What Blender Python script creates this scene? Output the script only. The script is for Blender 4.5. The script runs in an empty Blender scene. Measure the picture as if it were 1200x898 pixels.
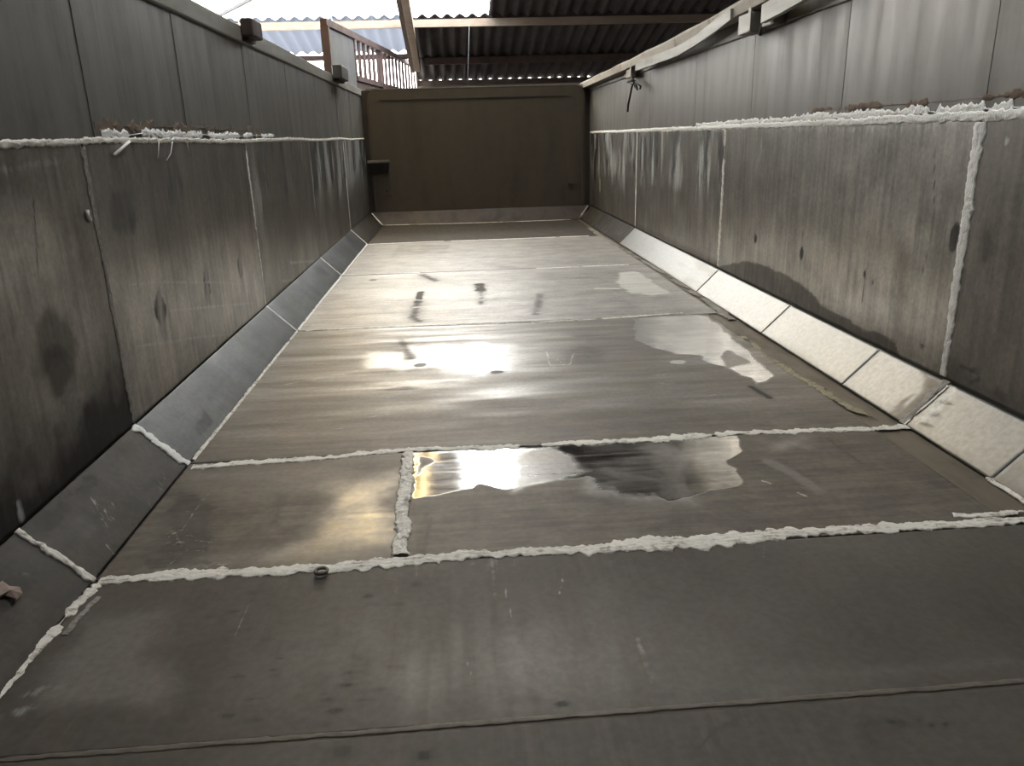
import bpy, math, random
import numpy as np
from mathutils import Matrix, Vector

random.seed(7)
SC = bpy.context.scene
COL = SC.collection
V = np.array

# ------------------------------------------------------------------ camera
CH = 0.89                                   # lens height above the bed floor, metres
FPX = 902.04                                # focal length for a 1200 px wide frame
FW = V([0.06091677, 0.95036838, -0.30510505])
RT = V([0.99699409, -0.0725954, -0.02706842])
UP = V([0.0478742, 0.30253901, 0.95193393])
CAM = V([0, 0, CH])
cd = bpy.data.cameras.new('camera')
cam = bpy.data.objects.new('camera', cd); COL.objects.link(cam)
cd.sensor_fit = 'HORIZONTAL'; cd.sensor_width = 36.0; cd.lens = FPX / 1200 * 36
cd.clip_start = 0.02; cd.clip_end = 300
m = Matrix.Identity(4)
for i in range(3):
    m[i][0] = RT[i]; m[i][1] = UP[i]; m[i][2] = -FW[i]; m[i][3] = CAM[i]
cam.matrix_world = m
SC.camera = cam

def ray(x, y):
    return FW + (x - 600) / FPX * RT + (449 - y) / FPX * UP
def on(x, y, ax, val):                      # where a sight line meets an axis plane of the truck bed
    d = ray(x, y); t = (val - CAM[ax]) / d[ax]
    return CAM + t * d

# ------------------------------------------------------------------ bed dimensions
XFL, XFR = -0.818, 1.358                    # floor edges
XL, XR = -0.953, 1.492                      # inner faces of the side walls
CZ = 0.131                                  # top of the sloping corner plates
ZS = 0.905                                  # top edge of the side liner sheets
ZT = 1.41                                   # top of the side walls
YF = 8.645                                  # floor ends, front corner plate starts
YB = 8.775                                  # bulkhead face
YN = 0.30                                   # near end of what is modelled

# ------------------------------------------------------------------ numpy noise
_rng = np.random.RandomState(11)
_T = _rng.rand(256, 256)
def vnoise(a, b, seed=0):
    a = np.asarray(a, float) + seed * 17.31; b = np.asarray(b, float) + seed * 5.77
    i = np.floor(a).astype(int); j = np.floor(b).astype(int)
    u = a - i; v = b - j
    u = u * u * (3 - 2 * u); v = v * v * (3 - 2 * v)
    t = lambda p, q: _T[p % 256, q % 256]
    return (t(i, j) * (1 - u) + t(i + 1, j) * u) * (1 - v) + (t(i, j + 1) * (1 - u) + t(i + 1, j + 1) * u) * v
def fbm(a, b, sc, oc=4, seed=0):
    r = 0; w = 0.5; s = sc; tot = 0
    for k in range(oc):
        r = r + w * vnoise(np.asarray(a) * s, np.asarray(b) * s, seed + k * 3); tot += w; w *= .5; s *= 2.1
    return r / tot
def sstep(e0, e1, x):
    t = np.clip((x - e0) / (e1 - e0), 0, 1); return t * t * (3 - 2 * t)

# ------------------------------------------------------------------ objects
def tag(o, label=None, cat=None, group=None, kind=None):
    if label: o['label'] = label
    if cat: o['category'] = cat
    if group: o['group'] = group
    if kind: o['kind'] = kind
    return o
def empty(name, loc, label, cat, group=None, kind=None):
    o = bpy.data.objects.new(name, None); COL.objects.link(o); o.location = loc
    o.empty_display_size = .05
    return tag(o, label, cat, group, kind)
def link(name, verts, faces, mat, parent=None, smooth=False, origin=None):
    verts = np.asarray(verts, float)
    if origin is None:
        lo, hi = verts.min(0), verts.max(0)
        origin = V([(lo[0] + hi[0]) / 2, (lo[1] + hi[1]) / 2, lo[2]])
    origin = np.asarray(origin, float)
    me = bpy.data.meshes.new(name)
    me.from_pydata([tuple(v) for v in (verts - origin)], [], [tuple(f) for f in faces])
    me.materials.append(mat)
    if smooth:
        me.polygons.foreach_set('use_smooth', [True] * len(me.polygons))
    me.update()
    o = bpy.data.objects.new(name, me); COL.objects.link(o)
    if parent is not None:
        o.parent = parent
        o.location = Vector(origin) - parent_world(parent)
    else:
        o.location = origin
    return o
def parent_world(p):
    v = Vector(p.location)
    while p.parent is not None:
        p = p.parent; v = v + Vector(p.location)
    return v

class MB:
    def __init__(s): s.v = []; s.f = []
    def add(s, vs, fs):
        k = len(s.v); s.v += [tuple(map(float, p)) for p in vs]; s.f += [tuple(i + k for i in f) for f in fs]
        return s
    def box(s, lo, hi):
        x0, y0, z0 = lo; x1, y1, z1 = hi
        return s.add([(x0, y0, z0), (x1, y0, z0), (x1, y1, z0), (x0, y1, z0), (x0, y0, z1), (x1, y0, z1), (x1, y1, z1), (x0, y1, z1)],
                     [(3, 2, 1, 0), (4, 5, 6, 7), (0, 1, 5, 4), (1, 2, 6, 5), (2, 3, 7, 6), (3, 0, 4, 7)])
    def bar(s, p, q, w, h, up=(0, 0, 1)):               # rectangular bar from p to q
        p, q = V(p, float), V(q, float); t = (q - p) / np.linalg.norm(q - p)
        sd = np.cross(t, V(up, float)); sd /= np.linalg.norm(sd); u = np.cross(sd, t)
        vs = []
        for c in (p, q):
            for a, b in ((-1, -1), (1, -1), (1, 1), (-1, 1)): vs.append(c + sd * a * w / 2 + u * b * h / 2)
        return s.add(vs, [(3, 2, 1, 0), (4, 5, 6, 7), (0, 1, 5, 4), (1, 2, 6, 5), (2, 3, 7, 6), (3, 0, 4, 7)])
    def sweep(s, pts, prof, up=(0, 0, 1), cap=True):     # profile = closed list of (side, up)
        pts = [V(p, float) for p in pts]; vs = []; fs = []
        for i, c in enumerate(pts):
            t = pts[min(i + 1, len(pts) - 1)] - pts[max(i - 1, 0)]; t = t / np.linalg.norm(t)
            sd = np.cross(t, V(up, float)); sd /= np.linalg.norm(sd); u = np.cross(sd, t)
            pr = prof(i) if callable(prof) else prof
            for a, b in pr: vs.append(c + sd * a + u * b)
        n = len(vs) // len(pts)
        for i in range(len(pts) - 1):
            for j in range(n):
                fs.append((i * n + j, i * n + (j + 1) % n, (i + 1) * n + (j + 1) % n, (i + 1) * n + j))
        if cap:
            fs.append(tuple(range(n - 1, -1, -1))); fs.append(tuple((len(pts) - 1) * n + j for j in range(n)))
        return s.add(vs, fs)
    def tube(s, pts, r, n=8):
        rr = r if callable(r) else (lambda i: r)
        pr = lambda i: [(rr(i) * math.cos(2 * math.pi * k / n), rr(i) * math.sin(2 * math.pi * k / n)) for k in range(n)]
        return s.sweep(pts, pr, up=(0.31, 0.87, 0.39))
    def build(s, name, mat, parent=None, smooth=False, bevel=0):
        o = link(name, s.v, s.f, mat, parent, smooth)
        if bevel:
            b = o.modifiers.new('bevel', 'BEVEL'); b.width = bevel; b.segments = 2; b.limit_method = 'ANGLE'
        return o

# ------------------------------------------------------------------ materials
class NT:
    def __init__(s, name):
        s.m = bpy.data.materials.new(name); s.m.use_nodes = True
        s.t = s.m.node_tree; s.t.nodes.clear()
        s.out = s.n('ShaderNodeOutputMaterial')
    def n(s, typ, **kw):
        nd = s.t.nodes.new(typ)
        for k, v in kw.items(): setattr(nd, k, v)
        return nd
    def l(s, a, b): s.t.links.new(a, b)
    def sv(s, sock, v):
        if hasattr(v, 'default_value') or hasattr(v, 'is_output'): s.l(v, sock)
        else: sock.default_value = v
    def coords(s, scale, kind='Object'):
        tc = s.n('ShaderNodeTexCoord'); mp = s.n('ShaderNodeMapping'); mp.inputs['Scale'].default_value = scale
        s.l(tc.outputs[kind], mp.inputs['Vector']); return mp.outputs['Vector']
    def noise(s, vec, scale=1.0, detail=5, rough=.55):
        nd = s.n('ShaderNodeTexNoise'); s.l(vec, nd.inputs['Vector'])
        nd.inputs['Scale'].default_value = scale; nd.inputs['Detail'].default_value = detail; nd.inputs['Roughness'].default_value = rough
        return nd.outputs['Fac']
    def math(s, op, a, b=None, c=None, clamp=False):
        nd = s.n('ShaderNodeMath', operation=op); nd.use_clamp = clamp
        s.sv(nd.inputs[0], a)
        if b is not None: s.sv(nd.inputs[1], b)
        if c is not None: s.sv(nd.inputs[2], c)
        return nd.outputs[0]
    def ramp(s, x, a, b, lo=0., hi=1.):
        nd = s.n('ShaderNodeMapRange'); nd.interpolation_type = 'SMOOTHSTEP'
        s.sv(nd.inputs[0], x)
        for i, q in ((1, a), (2, b), (3, lo), (4, hi)): s.sv(nd.inputs[i], q)
        return nd.outputs[0]
    def mixc(s, f, a, b, mode='MIX'):
        nd = s.n('ShaderNodeMix', data_type='RGBA', blend_type=mode)
        s.sv(nd.inputs[0], f)
        for i, q in ((6, a), (7, b)):
            if isinstance(q, (tuple, list)): nd.inputs[i].default_value = tuple(q) + (1,) if len(q) == 3 else q
            else: s.l(q, nd.inputs[i])
        return nd.outputs[2]
    def mixf(s, f, a, b):
        nd = s.n('ShaderNodeMix', data_type='FLOAT')
        s.sv(nd.inputs[0], f); s.sv(nd.inputs[2], a); s.sv(nd.inputs[3], b); return nd.outputs[0]
    def bsdf(s, color, rough, metal=0., spec=.5, bump=None, bstr=.1, bdist=.01, aniso=0.):
        p = s.n('ShaderNodeBsdfPrincipled')
        if isinstance(color, (tuple, list)): p.inputs['Base Color'].default_value = tuple(color)[:3] + (1,)
        else: s.l(color, p.inputs['Base Color'])
        s.sv(p.inputs['Roughness'], rough); s.sv(p.inputs['Metallic'], metal)
        p.inputs['Specular IOR Level'].default_value = spec
        if bump is not None:
            b = s.n('ShaderNodeBump'); b.inputs['Strength'].default_value = bstr; b.inputs['Distance'].default_value = bdist
            s.l(bump, b.inputs['Height']); s.l(b.outputs[0], p.inputs['Normal'])
        s.l(p.outputs[0], s.out.inputs[0]); return p

def steel(name, clean, film, rc, rf, stretch, dark=(.03, .027, .023), white=(.62, .62, .58), metal_film=.55, streak=.35, mc=.95, bstr=.06, tone=(.55, 1.40), mott=.5):
    """brushed steel sheet with a dust film, dark stains and shade, pale smears and reflections painted per vertex in 'paint'"""
    s = NT(name)
    at = s.n('ShaderNodeAttribute'); at.attribute_name = 'paint'; at.attribute_type = 'GEOMETRY'
    sp = s.n('ShaderNodeSeparateColor'); s.l(at.outputs['Color'], sp.inputs[0])
    R, G, B = sp.outputs
    vs = s.coords(stretch); nb = s.noise(vs, 1, 6, .62)                     # brushed streaks
    vo = s.coords((1, 1, 1)); nm = s.noise(vo, 7, 7, .6); nf = s.noise(vo, 60, 4, .6)
    f = s.math('ADD', R, s.math('MULTIPLY', s.math('SUBTRACT', nm, .5), mott))
    f = s.math('ADD', f, s.math('MULTIPLY', s.math('SUBTRACT', nb, .5), streak))
    f = s.ramp(f, .08, .92)
    c = s.mixc(f, clean, film)
    var = s.ramp(s.math('ADD', s.math('MULTIPLY', nm, .5), s.math('MULTIPLY', nb, .5)), .3, .72, tone[0], tone[1])
    var = s.math('MULTIPLY', var, s.ramp(nf, .3, .7, .90, 1.10))
    vc = s.n('ShaderNodeCombineColor')
    for i in range(3): s.l(var, vc.inputs[i])
    c = s.mixc(1.0, c, vc.outputs[0], 'MULTIPLY')
    nd = s.math('ADD', s.math('MULTIPLY', nm, .55), s.math('MULTIPLY', nb, .45))
    gd = s.ramp(s.math('ADD', G, s.math('MULTIPLY', s.math('SUBTRACT', nd, .5), 1.1)), .25, .85)
    gd = s.math('MAXIMUM', s.math('MULTIPLY', gd, s.ramp(G, .30, .45)), s.math('MULTIPLY', G, .45))
    c = s.mixc(gd, c, dark)
    wd = s.ramp(s.math('ADD', B, s.math('MULTIPLY', s.math('SUBTRACT', s.math('ADD', s.math('MULTIPLY', nf, .3), s.math('MULTIPLY', nb, .7)), .5), 1.3)), .25, .9)
    wd = s.math('MULTIPLY', wd, s.ramp(B, .02, .2))
    c = s.mixc(wd, c, white)
    r = s.mixf(f, rc, rf)
    r = s.math('ADD', r, s.math('MULTIPLY', s.math('SUBTRACT', nb, .5), .10))
    r = s.math('ADD', r, s.math('MULTIPLY', s.math('MAXIMUM', gd, wd), .2), clamp=True)
    mt = s.mixf(f, mc, metal_film)
    mt = s.math('MULTIPLY', mt, s.math('SUBTRACT', 1, s.math('MULTIPLY', s.math('MAXIMUM', gd, wd), .6)))
    s.bsdf(c, r, mt, bump=nb, bstr=bstr, bdist=.004)
    return s.m

M_floor = steel('floor_steel', (.50, .485, .46), (.135, .116, .094), .10, .60, (3.0, 42, 20), metal_film=.30)
M_floor3 = steel('glare_floor_steel', (.50, .485, .46), (.150, .130, .107), .22, .58, (3.0, 42, 20), metal_film=.32)
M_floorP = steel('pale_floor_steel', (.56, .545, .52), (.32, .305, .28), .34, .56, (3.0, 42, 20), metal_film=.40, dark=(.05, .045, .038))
M_floorY = steel('floor_steel_lengthwise', (.42, .40, .37), (.078, .067, .055), .34, .62, (42, 2.2, 20), metal_film=.30, streak=.5)
M_liner = steel('side_liner_steel', (.42, .40, .37), (.150, .136, .120), .33, .47, (20, 30, 1.6), white=(.52, .54, .52), metal_film=.72, streak=.16, mott=.22)
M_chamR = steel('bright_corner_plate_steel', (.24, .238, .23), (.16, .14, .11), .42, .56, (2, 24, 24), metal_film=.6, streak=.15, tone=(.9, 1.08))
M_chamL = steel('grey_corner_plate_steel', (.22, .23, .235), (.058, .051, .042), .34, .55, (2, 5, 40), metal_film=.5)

def painted(name, base, dirt, rough=.6, metal=.0, stretch=(8, 8, 1.2), amt=(.42, .75), spec=.4, rust=None):
    s = NT(name)
    vs = s.coords(stretch); a = s.noise(vs, 1, 7, .62); b = s.noise(s.coords((1, 1, 1)), 9, 6, .6)
    x = s.math('ADD', s.math('MULTIPLY', a, .6), s.math('MULTIPLY', b, .4))
    c = s.mixc(s.ramp(x, amt[0], amt[1]), base, dirt)
    if rust:
        c = s.mixc(s.ramp(s.noise(s.coords((1, 1, 1)), 5, 8, .7), .53, .68), c, rust)
    s.bsdf(c, s.ramp(a, .2, .8, rough - .1, rough + .12), metal, spec, bump=x, bstr=.12, bdist=.006)
    return s.m
M_wallR = painted('grey_wall_paint', (.165, .156, .140), (.118, .108, .094), .48, .25, (10, 10, .9))
M_wallL = painted('dull_grey_wall_paint', (.155, .147, .130), (.09, .083, .07), .5, .25, (10, 10, .9))
M_rib = painted('rib_grey', (.16, .152, .136), (.10, .093, .08), .5, .25, (10, 10, .9))
M_bulk = painted('bulkhead_brown', (.085, .070, .050), (.062, .050, .036), .55, .15, (4, 4, .8))
M_bulkd = painted('bulkhead_dark', (.06, .048, .042), (.035, .03, .026), .6, .1)
M_blk = painted('blackened_steel', (.035, .03, .027), (.02, .018, .016), .55, .2)
M_base = painted('dirty_base_steel', (.17, .145, .11), (.085, .07, .05), .48, .3, (14, 3, 3))
M_rail = painted('weathered_rail', (.27, .24, .19), (.13, .105, .08), .7, 0, (14, 1.2, 14), rust=(.16, .085, .045))
M_bar = painted('grey_bar', (.27, .26, .23), (.18, .165, .14), .55, .2, (14, 1.2, 14))
M_cap = painted('top_cap', (.24, .23, .20), (.16, .148, .125), .6, .1, (12, 1.5, 12))
M_wood = painted('tan_timber', (.29, .235, .19), (.20, .155, .12), .7, 0, (1.5, 20, 20))
M_wdark = painted('dark_timber', (.10, .072, .062), (.065, .048, .042), .75, 0, (6, 6, 2))
M_wpurp = painted('brown_stained_timber', (.105, .072, .07), (.07, .047, .046), .7, 0, (6, 3, 2))
M_panel = painted('pale_board', (.15, .155, .165), (.12, .125, .135), .6, 0, (3, 3, 1))
M_roof = painted('dark_corrugated', (.085, .075, .078), (.05, .045, .047), .8, 0, (6, 1, 6), spec=.25)
M_conc = painted('concrete', (.30, .28, .25), (.22, .20, .18), .85, 0, (1, 1, 1))
M_shed = painted('shed_wall_dark', (.10, .09, .085), (.06, .055, .05), .85, 0, (1, 1, 1))
M_rope = painted('black_cord', (.02, .018, .016), (.012, .011, .01), .8, 0, (40, 40, 40))
M_flake = painted('rusty_flake', (.36, .28, .24), (.12, .08, .05), .75, 0, (30, 30, 30))
M_rust = painted('rusty_brown', (.17, .125, .09), (.09, .065, .048), .8, 0, (30, 30, 30))
M_weld = painted('dusty_seam', (.15, .13, .105), (.10, .086, .068), .6, .2, (30, 6, 6))

def sealant_mat(name, col, dirt, lo, hi, bs=.6):
    s = NT(name)
    vo = s.coords((1, 1, 1))
    a = s.noise(vo, 70, 7, .7); b = s.noise(vo, 9, 5, .6); c3 = s.noise(s.coords((22, 120, 60)), 1, 5, .65)
    x = s.math('ADD', s.math('MULTIPLY', a, .35), s.math('ADD', s.math('MULTIPLY', b, .3), s.math('MULTIPLY', c3, .35)))
    c = s.mixc(s.ramp(x, lo, hi), col, dirt)
    s.bsdf(c, .5, 0, .4, bump=s.math('ADD', a, c3), bstr=bs, bdist=.006)
    return s.m
M_seal = sealant_mat('white_sealant', (.80, .77, .70), (.27, .235, .19), .49, .62)
M_sealw = sealant_mat('bright_white_sealant', (.88, .88, .85), (.50, .47, .42), .52, .66)
M_sealg = sealant_mat('grey_smeared_sealant', (.30, .28, .25), (.15, .135, .11), .44, .60)
M_sealy = sealant_mat('yellowed_sealant', (.34, .30, .19), (.15, .13, .085), .44, .60)

def rooflight(name, tint, thru, body):
    s = NT(name)
    tr = s.n('ShaderNodeBsdfTransparent'); tr.inputs[0].default_value = tint + (1,)
    tl = s.n('ShaderNodeBsdfTranslucent'); tl.inputs[0].default_value = body + (1,)
    mx = s.n('ShaderNodeMixShader'); mx.inputs[0].default_value = thru
    s.l(tl.outputs[0], mx.inputs[1]); s.l(tr.outputs[0], mx.inputs[2]); s.l(mx.outputs[0], s.out.inputs[0])
    return s.m
M_clear = rooflight('clear_rooflight', (.95, .96, .97), .65, (.75, .77, .78))
M_yell = rooflight('yellowed_rooflight', (.95, .82, .52), .5, (.6, .50, .30))
M_blue = rooflight('weathered_translucent_sheet', (.8, .85, .93), .03, (.17, .18, .20))

# ------------------------------------------------------------------ painted plates
class Paint:
    """per-vertex dust film / stain / smear / painted shade and reflection on a plate; (a,b) are metres along the plate"""
    def __init__(s, a, b, plane, seed=0):
        s.a, s.b = a, b; s.pl = plane; s.seed = seed
        s.ch = {'film': np.full(a.shape, .6), 'dark': np.zeros(a.shape), 'white': np.zeros(a.shape)}
    def pts(s, px): return V([s.pl(*p) for p in px])
    def _put(s, ch, val, m):
        s.ch[ch] = s.ch[ch] * (1 - m) + val * m
    def wob(s, sc, amt): return (fbm(s.a, s.b, sc, 4, s.seed + 41) - .5) * 2 * amt
    def poly(s, px, ch, val, soft=.015, rag=.02, sc=12):
        P = s.pts(px); n = len(P); d = np.full(s.a.shape, 1e9); ins = np.zeros(s.a.shape, bool)
        for i in range(n):
            x0, y0 = P[i]; x1, y1 = P[(i + 1) % n]
            ex, ey = x1 - x0, y1 - y0; wx, wy = s.a - x0, s.b - y0
            t = np.clip((wx * ex + wy * ey) / (ex * ex + ey * ey + 1e-12), 0, 1)
            d = np.minimum(d, np.hypot(wx - ex * t, wy - ey * t))
            c = (y0 > s.b) != (y1 > s.b)
            if abs(y1 - y0) > 1e-9: ins ^= c & (s.a < (x1 - x0) * (s.b - y0) / (y1 - y0) + x0)
        sd = np.where(ins, d, -d) + s.wob(sc, rag)
        s._put(ch, val, sstep(-soft, soft, sd)); return s
    def stroke(s, px, ch, val, w, soft=None, rag=.3, sc=30):
        P = s.pts(px); soft = soft or w * .6; d = np.full(s.a.shape, 1e9)
        for i in range(len(P) - 1):
            x0, y0 = P[i]; x1, y1 = P[i + 1]; ex, ey = x1 - x0, y1 - y0; wx, wy = s.a - x0, s.b - y0
            t = np.clip((wx * ex + wy * ey) / (ex * ex + ey * ey + 1e-12), 0, 1)
            d = np.minimum(d, np.hypot(wx - ex * t, wy - ey * t))
        sd = w - d + s.wob(sc, rag * w)
        s._put(ch, val, sstep(-soft, soft, sd)); return s
    def blob(s, px, ch, val, ra, rb, soft=.4, rag=.35, sc=25):
        x0, y0 = s.pl(*px); d = np.hypot((s.a - x0) / ra, (s.b - y0) / rb) + s.wob(sc, rag)
        s._put(ch, val, 1 - sstep(1 - soft, 1 + soft, d)); return s
    def add(s, ch, arr): s.ch[ch] = np.clip(s.ch[ch] + arr, 0, 1); return s

def plate(name, o3, au, bv, ua, ub, step, mat, painter, plane, label, cat, group, thick=.004, warp=.0012, seed=0, parent=None):
    """flat sheet: point = o3 + a*au + b*bv; a in ua, b in ub; real thickness away from the normal au x bv"""
    au, bv, o3 = V(au, float), V(bv, float), V(o3, float)
    na = max(2, int(round((ua[1] - ua[0]) / step[0]))); nb = max(2, int(round((ub[1] - ub[0]) / step[1])))
    A, B = np.meshgrid(np.linspace(*ua, na + 1), np.linspace(*ub, nb + 1), indexing='ij')
    a, b = A.ravel(), B.ravel(); nrm = np.cross(au, bv); nrm /= np.linalg.norm(nrm)
    edge = np.minimum(np.minimum(a - ua[0], ua[1] - a), np.minimum(b - ub[0], ub[1] - b))
    h = -(fbm(a, b, 2.6, 2, seed + 5)) * warp * 2 * sstep(0, .12, edge)
    top = o3 + a[:, None] * au + b[:, None] * bv + h[:, None] * nrm
    N = len(a); W = nb + 1
    i, j = np.meshgrid(np.arange(na), np.arange(nb), indexing='ij'); q = (i * W + j).ravel()
    F = np.stack([q, q + W, q + W + 1, q + 1], 1)
    ring = [k * W for k in range(na + 1)] + [na * W + k for k in range(1, nb + 1)] + [k * W + nb for k in range(na - 1, -1, -1)] + [k for k in range(nb - 1, 0, -1)]
    low = top[ring] - nrm * thick
    verts = np.vstack([top, low]); L = len(ring)
    faces = [tuple(f) for f in F] + [(ring[k], N + k, N + (k + 1) % L, ring[(k + 1) % L]) for k in range(L)]
    faces.append(tuple(N + k for k in range(L)))
    o = link(name, verts, faces, mat, parent)
    me = o.data
    sm = np.zeros(len(me.polygons), bool); sm[:len(F)] = True
    me.polygons.foreach_set('use_smooth', sm)
    p = Paint(a, b, plane, seed)
    painter(p)
    c = np.zeros((len(verts), 4), np.float32); c[:, 3] = 1
    for k, ch in enumerate(('film', 'dark', 'white')):
        c[:N, k] = p.ch[ch]; c[N:, k] = p.ch[ch][ring]
    at = me.attributes.new('paint', 'FLOAT_COLOR', 'POINT'); at.data.foreach_set('color', c.ravel())
    if label: tag(o, label, cat, group)
    return o

floorpl = lambda x, y: on(x, y, 2, 0)[:2]
leftpl = lambda x, y: (lambda q: (q[1], q[2]))(on(x, y, 0, XL))
rightpl = lambda x, y: (lambda q: (q[1], q[2]))(on(x, y, 0, XR))

# ================================================================== SETTING: the truck bed
b = MB().box((XFL - .16, YN, -.12), (XFR + .16, YB + .05, -.0055))
tag(b.build('floor', M_base), 'dirty brown steel bed floor showing along the right edge of the plates', 'floor', kind='structure')

def side_wall(name, x, sgn, mat, label, ribs, rt=.0016):
    """sgn +1: face looks to +x (left wall)"""
    w = MB().box((min(x, x - sgn * .05), YN, -.1), (max(x, x - sgn * .05), 8.93, 1.335)).build(name, mat)
    tag(w, label, 'wall', kind='structure')
    for y0, y1 in ribs:
        MB().box((min(x, x + sgn * rt), y0, ZS + .012), (max(x, x + sgn * rt), y1, 1.333)).build('rib', M_rib if sgn > 0 else mat, w)
    return w
wl = side_wall('wall_left', XL - .006, 1, M_wallL, 'dull grey upper left side wall of the truck bed above the white seam',
               [(2.24, 2.375), (3.01, 3.15), (3.95, 4.08), (4.9, 5.03), (5.9, 6.03), (6.9, 7.03), (7.8, 7.93)])
wr = side_wall('wall_right', XR + .006, -1, M_wallR, 'pale grey upper right side wall of the truck bed above the white seam',
               [(2.2, 2.33), (3.05, 3.18), (4.0, 4.13), (4.95, 5.08), (6.1, 6.23)], .0012)
MB().box((XL - .075, YN, 1.337), (XL + .004, 8.93, ZT)).build('top_rail', M_cap, wl, bevel=.006)
MB().box((XR - .004, YN, 1.337), (XR + .075, 8.93, ZT)).build('top_rail', M_wallR, wr, bevel=.006)

# bulkhead with rounded upper corners, folded top band and dark corner posts
bk = MB()
def round_panel(x0, x1, z0, z1, r, y0, y1):
    pr = [(x0, z0), (x1, z0)]
    pr += [(x1 - r + r * math.cos(t), z1 - r + r * math.sin(t)) for t in np.linspace(0, math.pi / 2, 8)]
    pr += [(x0 + r - r * math.sin(t), z1 - r + r * math.cos(t)) for t in np.linspace(0, math.pi / 2, 8)]
    n = len(pr)
    return [(x, y0, z) for x, z in pr] + [(x, y1, z) for x, z in pr], \
        [tuple(range(n)), tuple(range(2 * n - 1, n - 1, -1))] + [(i, i + n, (i + 1) % n + n, (i + 1) % n) for i in range(n)]
bk.add(*round_panel(XL + .055, XR - .05, CZ + .004, 1.400, .10, YB, YB + .03))
wf = bk.build('wall_front', M_bulk)
tag(wf, 'dark brown steel bulkhead closing the far end of the bed', 'wall', kind='structure')
MB().box((XL - .004, YB + .031, -.1), (XR + .004, YB + .08, 1.393)).build('back_sheet', M_bulkd, wf)
MB().box((XL + .19, YB - .010, 1.290), (XR - .25, YB - .0005, 1.297)).build('top_fold', M_bulkd, wf)
MB().box((XL + .05, YB - .004, 1.400), (XR - .05, YB + .06, 1.408)).build('top_edge', M_cap, wf)
for x0, x1 in ((-.90, -.875), (1.405, 1.43)):
    MB().box((x0, YB - .012, CZ + .02), (x1, YB - .0005, 1.25)).build('upright', M_bulk, wf, bevel=.003)
# sloping plate at the foot of the bulkhead, its shade put into a darker colour
n45 = math.sqrt(.5)
vs = [(XFL, YF, 0), (XFR, YF, 0), (XR - .012, YB - .002, CZ), (XL + .012, YB - .002, CZ),
      (XFL, YF + .006, -.004), (XFR, YF + .006, -.004), (XR - .012, YB + .002, CZ - .004), (XL + .012, YB + .002, CZ - .004)]
o = link('corner_plate', vs, [(0, 1, 2, 3), (7, 6, 5, 4), (0, 4, 5, 1), (1, 5, 6, 2), (2, 6, 7, 3), (3, 7, 4, 0)], M_bulkd)
tag(o, 'dark sloping plate along the foot of the brown bulkhead', 'corner plate')

# fittings on the bulkhead
q = empty('step_bracket', (-.81, YB, .56), 'small black box bracket fixed low on the left of the brown bulkhead', 'bracket')
MB().add([(-.925, YB - .10, .655), (-.70, YB - .10, .655), (-.70, YB - .013, .655), (-.925, YB - .013, .655),
          (-.915, YB - .06, .56), (-.715, YB - .06, .56), (-.715, YB - .013, .56), (-.915, YB - .013, .56)],
         [(0, 1, 2, 3), (7, 6, 5, 4), (0, 4, 5, 1), (1, 5, 6, 2), (2, 6, 7, 3), (3, 7, 4, 0)]).build('box', M_blk, q)
MB().box((-.93, YB - .11, .656), (-.695, YB - .013, .682)).build('lip', M_rib, q, bevel=.003)
q = empty('latch_plate', (-.78, YB, .3), 'narrow brown strip plate below the black bracket on the bulkhead', 'plate')
MB().box((-.84, YB - .008, .30), (-.705, YB - .0008, .555)).build('strip', M_bulk, q)
MB().box((-.775, YB - .020, .30), (-.705, YB - .0085, .315)).build('ledge', M_bulkd, q)
MB().add([(-.765, YB - .0125, .345), (-.735, YB - .0125, .345), (-.75, YB - .0125, .375), (-.765, YB - .0085, .345), (-.735, YB - .0085, .345), (-.75, YB - .0085, .375)],
         [(0, 1, 2), (5, 4, 3), (0, 3, 4, 1), (1, 4, 5, 2), (2, 5, 3, 0)]).build('notch', M_blk, q)
q = empty('stop_plate', (1.33, YB, .3), 'faint dark stop plate low on the right of the brown bulkhead', 'plate')
MB().box((1.25, YB - .008, .33), (1.37, YB - .0008, .75)).build('strip', M_bulk, q)
MB().box((1.25, YB - .018, .36), (1.37, YB - .0085, .375)).build('ledge', M_bulkd, q)

# ================================================================== FLOOR PLATES
def noisy_film(p, base, amt, sa, sb, seed):
    p.ch['film'][:] = base; p.add('film', (fbm(p.a * sa, p.b * sb, 1, 5, seed) - .5) * amt)
GF = 'stainless plates lining the bed floor'
G = .003
XE = 1.255                                   # right edge of the plates
def fplate(x0, x1, y0, y1, step, mat, painter, label, seed):
    return plate('floor_plate', (0, 0, 0), (1, 0, 0), (0, 1, 0), (x0 + G, x1 - G), (y0 + G, y1 - G), step, mat, painter, floorpl, label, 'floor plate', GF, seed=seed)

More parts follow.
